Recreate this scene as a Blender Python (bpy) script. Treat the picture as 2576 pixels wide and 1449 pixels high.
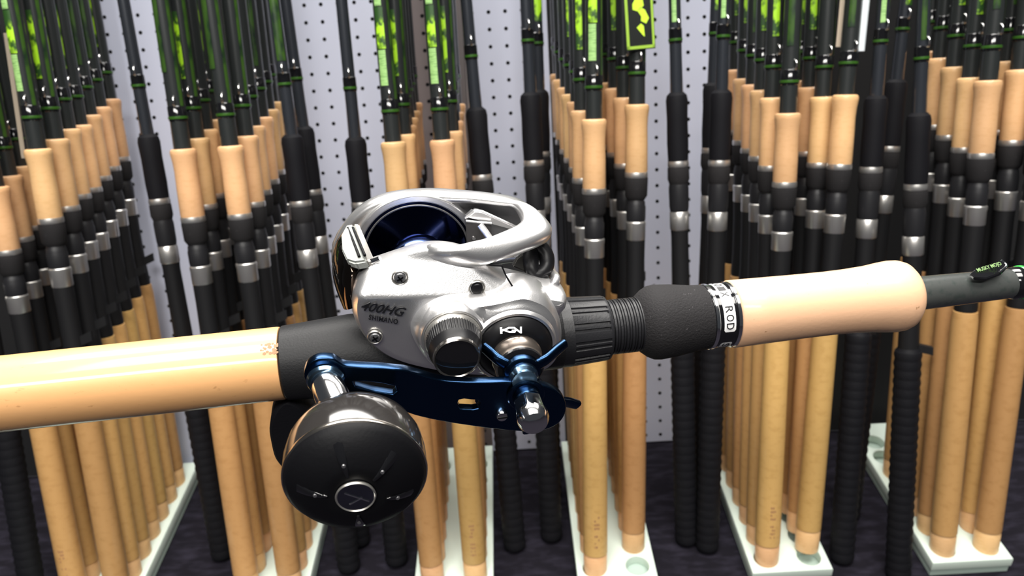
import bpy, bmesh, math, random
from math import sin, cos, pi, radians
from mathutils import Vector as V3, Matrix
random.seed(7)
for _o in list(bpy.data.objects): bpy.data.objects.remove(_o)
scn = bpy.context.scene; COL = scn.collection

# ---------------------------------------------------------------- camera
F, CX, CY = 1950.0, 1288.0, 724.5
def ray(x, y): return V3(((x-CX)/F, -(y-CY)/F, -1.0))
Yc = V3((1230-CX, 400+CY, -F)).normalized()          # level direction into the rack, seen from the camera
Xc = V3((1, .06, 0)); Xc = (Xc - Yc*Xc.dot(Yc)).normalized()
Zc = Xc.cross(Yc)
RT = Matrix((Xc, Yc, Zc))                             # camera axes -> world axes
B0c = ray(1505, 1428)*.88                             # foot of the front rod in the middle right tray
TRAY_Z = .022
def c2w(v): return RT @ (v - B0c) + V3((0, 0, TRAY_Z))
CAMW = c2w(V3((0, 0, 0)))
cd = bpy.data.cameras.new('camera'); cam = bpy.data.objects.new('camera', cd); COL.objects.link(cam)
cam.matrix_world = Matrix.Translation(CAMW) @ RT.to_4x4()
cd.sensor_width = 36; cd.lens = F/2576*36; cd.clip_start = .01; cd.clip_end = 30
cd.dof.use_dof = True; cd.dof.focus_distance = .268; cd.dof.aperture_fstop = 23
scn.camera = cam

# ---------------------------------------------------------------- light
w = bpy.data.worlds.new('world'); scn.world = w; w.use_nodes = True
bg = w.node_tree.nodes['Background']; bg.inputs[0].default_value = (.80, .88, 1, 1); bg.inputs[1].default_value = .045
def area(name, loc, target, sx, sy, power, col=(1, .97, .92)):
    l = bpy.data.lights.new(name, 'AREA'); l.shape = 'RECTANGLE'; l.size = sx; l.size_y = sy; l.energy = power; l.color = col
    o = bpy.data.objects.new(name, l); COL.objects.link(o); o.location = loc
    o.rotation_euler = (V3(target)-V3(loc)).to_track_quat('-Z', 'Y').to_euler(); return o
area('ceiling_light', (-.3, -1.75, 2.25), (-.1, -.1, .3), 1.9, .30, 42)
area('ceiling_light', (.1, -.45, 2.5), (.1, -.3, .4), 2.0, .9, 70)
area('ceiling_light', (0, 1.15, 2.6), (0, -.35, .6), 3.0, 1.0, 130)
scn.view_settings.view_transform = 'Standard'; scn.view_settings.look = 'None'
scn.view_settings.gamma = 1; scn.view_settings.use_curve_mapping = False; scn.view_settings.exposure = .25

# ---------------------------------------------------------------- materials
MATS = {}
def mat(name, col, rough=.5, metal=0., coat=0., bump=None, spots=None, spec=.5, aniso=0., trans=0., stripes=None):
    if name in MATS: return MATS[name]
    m = bpy.data.materials.new(name); m.use_nodes = True; nt = m.node_tree; b = nt.nodes['Principled BSDF']
    b.inputs['Base Color'].default_value = (*col, 1); b.inputs['Roughness'].default_value = rough
    b.inputs['Metallic'].default_value = metal; b.inputs['Coat Weight'].default_value = coat
    b.inputs['Coat Roughness'].default_value = .08; b.inputs['Specular IOR Level'].default_value = spec
    b.inputs['Anisotropic'].default_value = aniso; b.inputs['Transmission Weight'].default_value = trans
    tc = nt.nodes.new('ShaderNodeTexCoord')
    if bump:
        n = nt.nodes.new('ShaderNodeTexNoise'); n.inputs['Scale'].default_value = bump[0]; n.inputs['Detail'].default_value = 4
        bp = nt.nodes.new('ShaderNodeBump'); bp.inputs['Strength'].default_value = bump[1]; bp.inputs['Distance'].default_value = .0004
        nt.links.new(tc.outputs['Object'], n.inputs['Vector']); nt.links.new(n.outputs['Fac'], bp.inputs['Height']); nt.links.new(bp.outputs['Normal'], b.inputs['Normal'])
    if spots:                                          # (scale, threshold, width, second colour, stretch)
        sc, th, wd, c2, st = spots
        mp = nt.nodes.new('ShaderNodeMapping'); mp.inputs['Scale'].default_value = st
        n = nt.nodes.new('ShaderNodeTexNoise'); n.inputs['Scale'].default_value = sc; n.inputs['Detail'].default_value = 5
        cr = nt.nodes.new('ShaderNodeValToRGB'); cr.color_ramp.elements[0].position = th; cr.color_ramp.elements[1].position = th+wd
        cr.color_ramp.elements[0].color = (*col, 1); cr.color_ramp.elements[1].color = (*c2, 1)
        nt.links.new(tc.outputs['Object'], mp.inputs['Vector']); nt.links.new(mp.outputs['Vector'], n.inputs['Vector'])
        nt.links.new(n.outputs['Fac'], cr.inputs['Fac']); nt.links.new(cr.outputs['Color'], b.inputs['Base Color'])
    MATS[name] = m; return m
cork = mat('cork', (.77, .46, .225), .48, 0, .35, (900, .25), (150, .50, .3, (.70, .40, .18), (1, 1, 2.5)), .4)
cork_butt = mat('cork_butt', (.60, .34, .125), .52, 0, .2, (900, .25), (110, .50, .3, (.50, .27, .09), (1, 1, 1.5)), .4)
def vary(m, lo, hi, hue=.02):                         # every cork has its own tone
    nt = m.node_tree; b = nt.nodes['Principled BSDF']; src = b.inputs['Base Color'].links[0].from_socket
    oi = nt.nodes.new('ShaderNodeObjectInfo'); hs = nt.nodes.new('ShaderNodeHueSaturation')
    m1 = nt.nodes.new('ShaderNodeMapRange'); m1.inputs[3].default_value = lo; m1.inputs[4].default_value = hi
    m2 = nt.nodes.new('ShaderNodeMath'); m2.operation = 'MULTIPLY'; m2.inputs[1].default_value = 7.31
    m3 = nt.nodes.new('ShaderNodeMath'); m3.operation = 'FRACT'
    m4 = nt.nodes.new('ShaderNodeMapRange'); m4.inputs[3].default_value = .5-hue; m4.inputs[4].default_value = .5+hue
    nt.links.new(oi.outputs['Random'], m1.inputs[0]); nt.links.new(m1.outputs[0], hs.inputs['Value'])
    nt.links.new(oi.outputs['Random'], m2.inputs[0]); nt.links.new(m2.outputs[0], m3.inputs[0]); nt.links.new(m3.outputs[0], m4.inputs[0]); nt.links.new(m4.outputs[0], hs.inputs['Hue'])
    nt.links.new(src, hs.inputs['Color']); nt.links.new(hs.outputs['Color'], b.inputs['Base Color'])
vary(cork, .80, 1.04, .008); vary(cork_butt, .72, 1.05, .010)
cork_gloss = mat('cork_varnished', (.74, .40, .17), .42, 0, .5, (300, .12), (420, .66, .10, (.52, .26, .10), (.5, 1, 1)), .5)
cork_pale = mat('cork_fore', (.76, .46, .28), .45, 0, .2, (600, .15), (420, .68, .06, (.35, .18, .08), (1, 1, 1)), .5)
cork_dark = mat('cork_groove', (.12, .05, .02), .8)
rubber = mat('black_rubber', (.006, .006, .008), .65, 0, 0, (1500, .3), None, .15)
eva = mat('eva_foam', (.015, .014, .015), .80, 0, 0, (1300, .8), (900, .68, .05, (.07, .065, .07), (1, 1, 1)), .25)
seat_m = mat('reel_seat_plastic', (.010, .010, .011), .50, 0, 0, (1400, .25), None, .25)
nutm = mat('nut_plastic', (.014, .014, .016), .42, 0, 0, (1200, .2), None, .35)
silver = mat('silver_metal', (.86, .85, .85), .30, .92, 0, (2500, .10))
silver_edge = mat('silver_edge', (.60, .58, .54), .33, .9)
grey_metal = mat('grey_metal', (.30, .30, .31), .38, .85, 0, (1800, .15))
padm = mat('thumb_pad_metal', (.24, .25, .235), .5, .5, 0, (1800, .15))
chrome = mat('chrome', (.88, .87, .86), .13, 1)
dark_chrome = mat('dark_chrome', (.10, .075, .06), .06, 1)
bronze = mat('bronze_ring', (.26, .22, .19), .28, .9)
blue_metal = mat('dark_blue_anodised', (.016, .044, .10), .23, 1, .12)
blue_edge = mat('blue_bright_edge', (.16, .28, .42), .2, 1, .3)
spool_m = mat('spool_blue_black', (.006, .010, .04), .15, 1, .1, None, None, .5, .8)
gloss_black = mat('gloss_black', (.006, .006, .007), .10, 0, .6)
satin_black = mat('satin_black', (.006, .006, .007), .38, 0, 0, None, None, .22)
matte_black = mat('matte_black', (.004, .004, .005), .5, 0, 0, (900, .12), None, .15)
knob_side = mat('knob_side', (.020, .018, .017), .12, 0, .45)
white_ink = mat('white_ink', (.85, .85, .85), .5)
black_ink = mat('black_ink', (.01, .01, .012), .4)
blank_m = mat('graphite_blank', (.07, .075, .072), .26, .3, .5, (700, .1), (300, .5, .3, (.035, .05, .045), (1, 1, 1)))
blank_bg = mat('rack_blank', (.022, .025, .025), .3, .1, .4)
blank_bg2 = mat('rack_blank_grey', (.03, .034, .042), .25, .3, .5)
hood_m = mat('hood_silver', (.78, .76, .73), .33, .9)
green_wrap = mat('green_thread_wrap', (.03, .10, .01), .3, 0, .5)
lime_wrap = mat('lime_thread', (.22, .42, .02), .35, 0, .4)
green_ring = mat('bright_green_trim', (.03, .45, .06), .3, 0, .5)
lime = mat('lime_print', (.42, .80, .02), .45, 0, .3, None, (90, .47, .08, (.02, .07, .01), (1, 1, .7)))
pale_green = mat('pale_green_print', (.34, .58, .20), .45, 0, .3, None, (500, .5, .1, (.14, .30, .08), (.2, .2, 3)))
dark_green = mat('dark_green_print', (.035, .085, .012), .3, 0, .6, None, (120, .42, .2, (.008, .02, .012), (1, 1, .4)))
wrap_m = mat('wrapped_grip', (.006, .006, .008), .65, 0, 0, (400, .6), None, .2)
peg_m = mat('pegboard_paint', (.66, .69, .84), .5, 0, 0, (250, .08))
back_m = mat('shade_back_panel', (.003, .003, .004), .7)
peg_shaded = mat('pegboard_shaded', (.16, .13, .13), .6)  # board colour with the rods' shade painted in
hole_m = mat('pegboard_hole', (.01, .01, .015), .8)
tray_m = mat('tray_plastic', (.66, .76, .68), .45, 0, .1, (300, .1))
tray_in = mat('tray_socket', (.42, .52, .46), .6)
floor_m = mat('deck_carpet', (.009, .008, .012), .9, 0, 0, (500, .9), (35, .45, .25, (.021, .019, .029), (1, 3, 1)), .1)
post_m = mat('post_steel', (.16, .14, .14), .45, .3)
cream_m = mat('cream_card', (.75, .62, .48), .6)

# ---------------------------------------------------------------- helpers
def link_mesh(name, me, parent=None, m=None, smooth=40):
    if m is not None:
        me.materials.clear()
        for q in (m if isinstance(m, (list, tuple)) else [m]): me.materials.append(q)
    if smooth:
        for p in me.polygons: p.use_smooth = True
        me.set_sharp_from_angle(angle=radians(smooth))
    o = bpy.data.objects.new(name, me); COL.objects.link(o)
    if parent: o.parent = parent
    return o
def bm_obj(name, bm, m, parent=None, smooth=40):
    bmesh.ops.recalc_face_normals(bm, faces=bm.faces)
    me = bpy.data.meshes.new(name); bm.to_mesh(me); bm.free(); return link_mesh(name, me, parent, m, smooth)
def tag(o, label, cat, group=None):
    o['label'] = label; o['category'] = cat
    if group: o['group'] = group
    return o
def empty(name, mw):
    o = bpy.data.objects.new(name, None); COL.objects.link(o); o.empty_display_size = .02; o.matrix_world = mw; return o
def add_lathe(bm, prof, axis='z', c=(0, 0), seg=48, caps=True, mod=None):
    """prof: (position, radius); axis z -> circles in xy about c; axis x -> circles in yz."""
    rings = []
    for t, r in prof:
        ring = []
        for i in range(seg):
            a = 2*pi*i/seg; rr = r*(mod(a, t) if mod else 1)
            x, y = c[0]+rr*cos(a), c[1]+rr*sin(a)
            ring.append(bm.verts.new((x, y, t) if axis == 'z' else (t, x, y)))
        rings.append(ring)
    for A_, B_ in zip(rings, rings[1:]):
        for i in range(seg): bm.faces.new((A_[i], A_[(i+1) % seg], B_[(i+1) % seg], B_[i]))
    if caps: bm.faces.new(rings[0][::-1]); bm.faces.new(rings[-1])
    return bm
def lathe(name, prof, m, parent, axis='z', c=(0, 0), seg=48, caps=True, mod=None, smooth=35):
    return bm_obj(name, add_lathe(bmesh.new(), prof, axis, c, seg, caps, mod), m, parent, smooth)
def add_box(bm, mn, mx):
    vs = [bm.verts.new((x, y, z)) for x in (mn[0], mx[0]) for y in (mn[1], mx[1]) for z in (mn[2], mx[2])]
    for f in ((0, 1, 3, 2), (4, 6, 7, 5), (0, 4, 5, 1), (2, 3, 7, 6), (0, 2, 6, 4), (1, 5, 7, 3)): bm.faces.new([vs[i] for i in f])
    return vs
def spline(pts, n=8, closed=True):
    out = []; N = len(pts)
    rng = range(N if closed else N-1)
    for i in rng:
        if closed: p0, p1, p2, p3 = [V3(pts[(i+k) % N]) for k in (-1, 0, 1, 2)]
        else: p0, p1, p2, p3 = V3(pts[max(i-1, 0)]), V3(pts[i]), V3(pts[i+1]), V3(pts[min(i+2, N-1)])
        for k in range(n):
            t = k/n
            out.append(.5*((2*p1)+(p2-p0)*t+(2*p0-5*p1+4*p2-p3)*t*t+(3*p1-p0-3*p2+p3)*t**3))
    if not closed: out.append(V3(pts[-1]))
    return out
def inset(pts, d):
    N = len(pts); ar = sum(pts[i].x*pts[(i+1) % N].y-pts[(i+1) % N].x*pts[i].y for i in range(N))
    sg = 1 if ar > 0 else -1; out = []
    for i in range(N):
        t = (pts[(i+1) % N]-pts[i-1]).normalized(); out.append(V3((pts[i].x-sg*t.y*d, pts[i].y+sg*t.x*d)))
    return out
def loft(name, pts, layers, m, parent, shrink=(), zf=None, smooth=50):
    """closed 2D outline lofted through (inset, z) layers, then shrunk towards its middle."""
    bm = bmesh.new(); rings = []; last = None
    for d, z in layers:
        last = inset(pts, d) if abs(d) > 1e-9 else [V3(p[:2]) for p in pts]
        rings.append([(p.x, p.y, z) for p in last])
    cx = sum(p.x for p in last)/len(last); cy = sum(p.y for p in last)/len(last)
    for f, z in shrink: rings.append([(cx+(p.x-cx)*f, cy+(p.y-cy)*f, z) for p in last])
    if zf: rings = [[(x, y, zf(x, y, z)) for x, y, z in r] for r in rings]
    vr = [[bm.verts.new(q) for q in r] for r in rings]; N = len(pts)
    for A_, B_ in zip(vr, vr[1:]):
        for i in range(N): bm.faces.new((A_[i], A_[(i+1) % N], B_[(i+1) % N], B_[i]))
    bm.faces.new(vr[-1]); bm.faces.new(vr[0][::-1])
    return bm_obj(name, bm, m, parent, smooth)
def band(name, outer, inner, thick, m, parent, n=6, k=12, power=.75, closed=False, smooth=50):
    """a rounded band between two 3D edge curves, given as lists of points."""
    o_ = spline(outer, n, closed); i_ = spline(inner, n, closed); bm = bmesh.new(); rings = []; N = len(o_)
    for j in range(N):
        mid = (o_[j]+i_[j])/2; hw = (o_[j]-i_[j])/2
        a_, b_ = (j-1, (j+1) % N) if closed else (max(j-1, 0), min(j+1, N-1))
        t = ((o_[b_]+i_[b_])-(o_[a_]+i_[a_])).normalized(); nr = t.cross(hw).normalized()
        th = thick[min(int(j*len(thick)/N), len(thick)-1)] if isinstance(thick, (list, tuple)) else thick
        ring = []
        for q in range(k):
            an = 2*pi*q/k; c_, s_ = cos(an), sin(an)
            ring.append(bm.verts.new(mid+hw*(abs(c_)**power*(1 if c_ > 0 else -1))+nr*th/2*(abs(s_)**power*(1 if s_ > 0 else -1))))
        rings.append(ring)
    for j in range(N if closed else N-1):
        A_, B_ = rings[j], rings[(j+1) % N]
        for q in range(k): bm.faces.new((A_[q], A_[(q+1) % k], B_[(q+1) % k], B_[q]))
    if not closed: bm.faces.new(rings[0]); bm.faces.new(rings[-1][::-1])
    return bm_obj(name, bm, m, parent, smooth)
def tube(name, pts, r, m, parent, seg=10, n=6, closed=False, smooth=60):
    P = spline(pts, n, closed); bm = bmesh.new(); rings = []; N = len(P); up = V3((.13, .2, .97)).normalized()
    for j in range(N):
        a_, b_ = (j-1, (j+1) % N) if closed else (max(j-1, 0), min(j+1, N-1))
        t = (P[b_]-P[a_]).normalized(); x = t.cross(up).normalized(); y = x.cross(t)
        rr = r[min(int(j*len(r)/N), len(r)-1)] if isinstance(r, (list, tuple)) else r
        rings.append([bm.verts.new(P[j]+(x*cos(2*pi*q/seg)+y*sin(2*pi*q/seg))*rr) for q in range(seg)])
    for j in range(N if closed else N-1):
        A_, B_ = rings[j], rings[(j+1) % N]
        for q in range(seg): bm.faces.new((A_[q], A_[(q+1) % seg], B_[(q+1) % seg], B_[q]))
    if not closed: bm.faces.new(rings[0]); bm.faces.new(rings[-1][::-1])
    return bm_obj(name, bm, m, parent, smooth)
def curve_mesh(splines, depth, bevel=0., res=2):
    cu = bpy.data.curves.new('c', 'CURVE'); cu.dimensions = '2D'; cu.fill_mode = 'BOTH'; cu.extrude = depth/2; cu.bevel_depth = bevel; cu.bevel_resolution = res
    for s in splines:
        sp = cu.splines.new('POLY'); sp.points.add(len(s)-1)
        for i, p in enumerate(s): sp.points[i].co = (p[0], p[1], 0, 1)
        sp.use_cyclic_u = True
    return obj_to_mesh(cu)
def obj_to_mesh(cu):
    o = bpy.data.objects.new('tmp', cu); COL.objects.link(o); dg = bpy.context.evaluated_depsgraph_get()
    me = bpy.data.meshes.new_from_object(o.evaluated_get(dg)); bpy.data.objects.remove(o); return me
def text_mesh(s, shear=0., depth=.02, offset=0., spacing=1.):
    cu = bpy.data.curves.new('t', 'FONT'); cu.body = s; cu.size = 1; cu.shear = shear; cu.extrude = depth; cu.offset = offset; cu.space_character = spacing
    cu.resolution_u = 4; return obj_to_mesh(cu)
def circle(c, r, n=24): return [(c[0]+r*cos(2*pi*i/n), c[1]+r*sin(2*pi*i/n)) for i in range(n)]

# ================================================================ SETTING
fb = bmesh.new(); add_box(fb, (-2.5, -2.5, -.05), (2.5, 1.2, 0)); fl = bm_obj('floor', fb, floor_m, None, 0); fl['kind'] = 'structure'
# the direction in which all rods (and the perforated board behind them) lean
VW = (RT @ V3((-(1650-CX), 8900-CY, F))).normalized()
XW = V3((1, 0, 0)); ROW = .030
def row_point(x, k): return V3((x, k*ROW, TRAY_Z))
NP = XW.cross(VW).normalized(); 
MP = Matrix.Translation(V3((0, 7.55*ROW, 0))) @ Matrix((XW, (VW-XW*VW.dot(XW)).normalized(), -(XW.cross(VW)).normalized()*-1)).transposed().to_4x4()
SHADE_GAPS = [(-2, -.575), (-.488, -.338), (-.012, .092), (.187, 2)]  # board left out here; dark backing stands in for shade behind the rods
def pegboard():
    P = .02042; n0, n1 = -42, 44; m1 = 42
    vs, fs, mi = [], [], []
    x0 = -.0890; y0 = .0125; r = .00245
    for i in range(n0, n1):
        xc = x0+i*P
        if any(a < xc < b for a, b in SHADE_GAPS): continue
        fm = 2 if -.215 < xc < -.128 else 0  # columns behind the middle tray take the painted shade
        for j in range(m1):
            cx, cy = x0+i*P, y0+j*P; b = len(vs); h = P/2
            vs += [(cx+h, cy, 0), (cx+h, cy+h, 0), (cx, cy+h, 0), (cx-h, cy+h, 0), (cx-h, cy, 0), (cx-h, cy-h, 0), (cx, cy-h, 0), (cx+h, cy-h, 0)]
            for k in range(8): vs.append((cx+r*cos(k*pi/4), cy+r*sin(k*pi/4), 0))
            for k in range(8): vs.append((cx+r*cos(k*pi/4), cy+r*sin(k*pi/4), -.003))
            for k in range(8):
                q = (k+1) % 8
                fs.append((b+k, b+q, b+8+q, b+8+k)); mi.append(fm)
                fs.append((b+8+k, b+8+q, b+16+q, b+16+k)); mi.append(1)
            fs.append(tuple(b+16+k for k in range(8))); mi.append(1)
    ye = y0-P/2; b = len(vs); xa, xb = x0+(n0-.5)*P, x0+(n1-.5)*P     # folded lower edge
    vs += [(xa, ye, 0), (xb, ye, 0), (xb, ye, -.006), (xa, ye, -.006)]; fs.append((b, b+1, b+2, b+3)); mi.append(1)
    me = bpy.data.meshes.new('wall_back'); me.from_pydata(vs, [], fs); me.update()
    o = link_mesh('wall_back', me, None, [peg_m, hole_m, peg_shaded], 0)
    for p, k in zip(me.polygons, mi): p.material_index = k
    o.matrix_world = MP; o['kind'] = 'structure'; return o
wall = pegboard()
bb = bmesh.new(); add_box(bb, (-1.4, -.03, -.012), (1.5, .9, -.0035)); bk = bm_obj('shade_backing_1', bb, back_m, None, 0); bk.matrix_world = MP; bk['kind'] = 'structure'  # near-black sheet added as the deep shade behind the rod clusters

# ================================================================ TRAYS
def tray(x, yf, yb, label, first_row):
    t = empty('rod_tray', Matrix.Translation((x, 0, 0)))
    w_ = .0435; hole = []
    k = first_row
    while k*ROW < yb-.012:
        for sx in (-.0245, .0245): hole.append(circle((sx, k*ROW), .0142, 22))
        k += 1
    me = curve_mesh([[(-w_, yf), (w_, yf), (w_, yb), (-w_, yb)]]+hole, .010, .0012)
    o = link_mesh('socket_plate', me, t, tray_m, 30); o.location = (0, 0, TRAY_Z-.0062)
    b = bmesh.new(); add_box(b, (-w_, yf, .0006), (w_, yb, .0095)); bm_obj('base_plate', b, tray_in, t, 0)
    tag(t, label, 'rod tray', 'pale plastic socket trays on the dark deck'); return t
TX = {0: -.570, 1: -.3745, 2: -.1640, 3: .020, 4: .2145, 5: .415}
tray(TX[0], -.20, .215, 'pale plastic tray at far left holding the most cork handled rods', -6)
tray(TX[1], -.12, .215, 'pale plastic tray under the rods left of the hanging reel knob', -4)
tray(TX[2], -.12, .215, 'pale plastic tray below the reel, right of the round knob', -4)
tray(TX[3], -.05, .215, 'pale plastic tray right of the reel with one empty front socket', -1)
tray(TX[4], -.0185, .215, 'pale plastic tray with a visible front edge below the fore grip', 0)
tray(TX[5], -.0185, .215, 'pale plastic tray at the far right with its front edge showing', 0)

# ================================================================ RODS IN THE RACK
def place(base, top, L):
    """base point and a top pixel: the rod leans so that its length-L point is seen there."""
    r = (RT @ ray(*top)).normalized(); oc = CAMW-base; b = oc.dot(r); c = oc.dot(oc)-L*L; d = b*b-c
    p = CAMW+r*((-b+math.sqrt(d)) if d > 0 else -b) if False else CAMW+r*((-b-math.sqrt(d)) if d > 0 else -b)
    q = CAMW+r*((-b+math.sqrt(d)) if d > 0 else -b)
    want = base+VW*L
    return p if (p-want).length < (q-want).length else q
def frame_at(base, zdir, spin=0.):
    z = zdir.normalized(); x = V3((1, 0, 0)); x = (x-z*x.dot(z)).normalized(); y = z.cross(x)
    return Matrix.Translation(base) @ Matrix((x, y, z)).transposed().to_4x4() @ Matrix.Rotation(spin, 4, 'Z')
def arc_patch(name, z0, z1, r0, r1, a0, a1, m, parent, n=6, nz=4, closed=False):
    bm = bmesh.new(); g = []
    for j in range(nz+1):
        t = j/nz; r = r0+(r1-r0)*t; g.append([bm.verts.new((r*cos(a0+(a1-a0)*i/n), r*sin(a0+(a1-a0)*i/n), z0+(z1-z0)*t)) for i in range(n+1)])
    for j in range(nz):
        for i in range(n): bm.faces.new((g[j][i], g[j][i+1], g[j+1][i+1], g[j+1][i]))
    return bm_obj(name, bm, m, parent, 60)
def keeper(z, parent, r=.0068):
    a = -pi/2+.2
    pts = [(r*cos(a), r*sin(a), z-.004), ((r+.003)*cos(a), (r+.003)*sin(a), z-.002), ((r+.0035)*cos(a), (r+.0035)*sin(a), z+.003), (r*cos(a), r*sin(a), z+.0055)]
    return tube('hook_keeper', pts, .0011, chrome, parent, 8, 4)
def proto_cork():
    t = empty('fishing_rod', Matrix.Identity(4)); S_ = 22
    b = bmesh.new(); add_lathe(b, [(.0205, .0124), (.0215, .0136), (.15, .0134), (.262, .0128), (.272, .0118), (.273, .0095)], seg=S_); bm_obj('rear_grip', b, cork_butt, t)
    lathe('end_cap', [(-.008, .0105), (-.0065, .0125), (0, .0130), (.018, .0133), (.0192, .0126), (.0206, .0122)], cork, t, seg=S_)
    lathe('reel_seat', [(.272, .0108), (.277, .0112), (.30, .0098), (.34, .0095), (.362, .0098)], seat_m, t, seg=S_)
    tr = bmesh.new(); add_box(tr, (.006, -.003, .296), (.021, .003, .306))
    for v in tr.verts:
        if v.co.x > .015: v.co.z += .006; v.co.y *= .5
    o = bm_obj('trigger', tr, seat_m, t, 0)
    lathe('hood', [(.361, .0096), (.362, .0102), (.3755, .0102), (.377, .0106), (.380, .0106), (.381, .0098)], hood_m, t, seg=S_)
    lathe('locking_nut', [(.380, .0094), (.384, .0100), (.396, .0102), (.398, .0095), (.401, .0095), (.402, .0088), (.406, .0088)], nutm, t, seg=S_)
    lathe('foregrip_bell', [(.404, .0092), (.408, .0116), (.424, .0122), (.427, .0118)], eva, t, seg=S_)
    lathe('winding_check', [(.4265, .0117), (.4275, .0121), (.4305, .0121), (.4325, .0117)], hood_m, t, seg=S_)
    lathe('fore_grip', [(.432, .0112), (.434, .0117), (.46, .0115), (.478, .0111), (.488, .0116), (.4945, .0125), (.4975, .0127), (.4995, .0122), (.5008, .0105), (.500, .006)], cork, t, seg=S_)
    lathe('blank', [(.495, .0086), (.53, .0082), (.70, .0076), (1.15, .0050)], blank_bg, t, seg=14)
    lathe('thread_wrap', [(.5275, .0080), (.5285, .0088), (.5420, .0087), (.5430, .0080)], gloss_black, t, seg=16)
    lathe('lime_ring', [(.5300, .0086), (.5303, .0093), (.5325, .0093), (.5328, .0086)], green_wrap, t, seg=16)
    keeper(.546, t, .0078)
    return t
def proto_black():
    t = empty('fishing_rod', Matrix.Identity(4)); S_ = 20
    prof = [(0, .010), (.002, .0125)]
    z = .004
    while z < .255:
        prof += [(z, .0128), (z+.004, .0137), (z+.008, .0128)]; z += .010
    prof += [(.262, .0118), (.266, .010)]
    lathe('wrapped_grip', prof, wrap_m, t, seg=S_, smooth=60)
    lathe('reel_seat', [(.265, .0102), (.30, .0098), (.355, .0092), (.366, .0098)], seat_m, t, seg=S_)
    tr = bmesh.new(); add_box(tr, (.006, -.0035, .262), (.023, .0035, .270))
    for v in tr.verts:
        if v.co.x > .015: v.co.z -= .004
    bm_obj('trigger', tr, seat_m, t, 0)
    lathe('hood', [(.362, .0096), (.363, .0103), (.380, .0103), (.381, .0096)], hood_m, t, seg=S_)
    lathe('locking_nut', [(.380, .0094), (.386, .0104), (.405, .0106), (.410, .0098)], nutm, t, seg=S_)
    lathe('foregrip_bell', [(.409, .0098), (.414, .0116), (.424, .0114), (.427, .0108)], eva, t, seg=S_)
    lathe('winding_check', [(.4265, .0108), (.4275, .0112), (.4305, .0112), (.4325, .0108)], hood_m, t, seg=S_)
    lathe('fore_grip', [(.432, .0106), (.45, .0112), (.475, .0108), (.492, .0114), (.497, .0104), (.500, .0072)], rubber, t, seg=S_)
    lathe('blank', [(.495, .0068), (.53, .0063), (.70, .0058), (1.15, .0042)], blank_bg2, t, seg=14)
    lathe('thread_wrap', [(.546, .0060), (.547, .0069), (.560, .0068), (.561, .0060)], gloss_black, t, seg=16)
    lathe('lime_ring', [(.5485, .0067), (.5488, .0073), (.5508, .0073), (.5511, .0067)], green_wrap, t, seg=16)
    keeper(.563, t, .0062)
    return t
PC, PB = proto_cork(), proto_black(); used = set()
def copy_rod(proto, mw):
    if proto.name not in used: used.add(proto.name); proto.matrix_world = mw; return proto
    r = proto.copy(); COL.objects.link(r); r.matrix_world = mw
    for ch in proto.children:
        c = ch.copy(); COL.objects.link(c); c.parent = r
    return r
decal_cache = {}
def decal(rod, z0, z1, mt, a=-1.45, half=.75, r=.0086, nm='decal', dx=0):
    key = (z0, z1, mt.name, a, half, r)
    if key not in decal_cache:
        q = arc_patch(nm, z0, z1, r, r*.97, a-half, a+half, mt, None, 6, 2); decal_cache[key] = q.data; bpy.data.objects.remove(q)
    me = decal_cache[key]
    o = bpy.data.objects.new(nm, me); COL.objects.link(o); o.parent = rod; return o
ORD = ['front', 'second', 'third', 'fourth', 'fifth', 'sixth', 'seventh', 'eighth']
TN = ['far left', 'near left', 'middle', 'centre right', 'right', 'far right']
rows = {
 (0, 'left'): (-.594, [(-12, 470, 0), (22, 442, 1), (52, 418, 2)]),
 (0, 'right'): (-.5455, [(95, 375, 0), (140, 350, 1), (170, 325, 2), (200, 315, 3), (225, 290, 4), (250, 270, 5), (275, 250, 6)]),
 (1, 'left'): (-.399, [(460, 375, 0), (494, 348, 1), (517, 326, 2), (538, 301, 3)]),
 (1, 'right'): (-.350, [(579, 367, 0), (618, 342, 1), (636, 317, 2), (657, 295, 3), (673, 276, 4), (684, 257, 5)]),
 (2, 'left'): (-.1885, [(989, 357, 0), (1015, 338, 1), (1018, 316, 2), (1024, 297, 3), (1030, 280, 4), (1036, 259, 5)]),
 (2, 'right'): (-.1395, [(1112, 352, 0), (1134, 330, 1), (1137, 305, 2), (1139, 283, 3), (1143, 262, 4)]),
 (3, 'left'): (-.0045, [(1494, 300, 0), (1465, 278, 1), (1455, 256, 2), (1440, 237, 3), (1428, 220, 4), (1416, 200, 5), (1409, 186, 6)]),
 (3, 'right'): (.0445, [(1602, 263, 1), (1571, 246, 2), (1549, 222, 3), (1535, 208, 4), (1522, 181, 5)]),
 (4, 'left'): (.190, [(1982, 285, 0), (1943, 246, 1), (1917, 227, 2), (1895, 213, 3), (1873, 198, 4), (1851, 176, 5)]),
 (4, 'right'): (.2395, [(2127, 239, 0.35), (2069, 244, 1.3), (2037, 220, 2.3), (2013, 203, 3.3)]),
 (5, 'left'): (.390, [(2486, 203, 0), (2441, 196, 1), (2400, 169, 2), (2366, 147, 3), (2337, 130, 4)]),
 (5, 'right'): (.4395, [(2640, 190, 0), (2564, 176, 1), (2532, 155, 2), (2500, 128, 3)]),
}
RODS = {}
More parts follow.
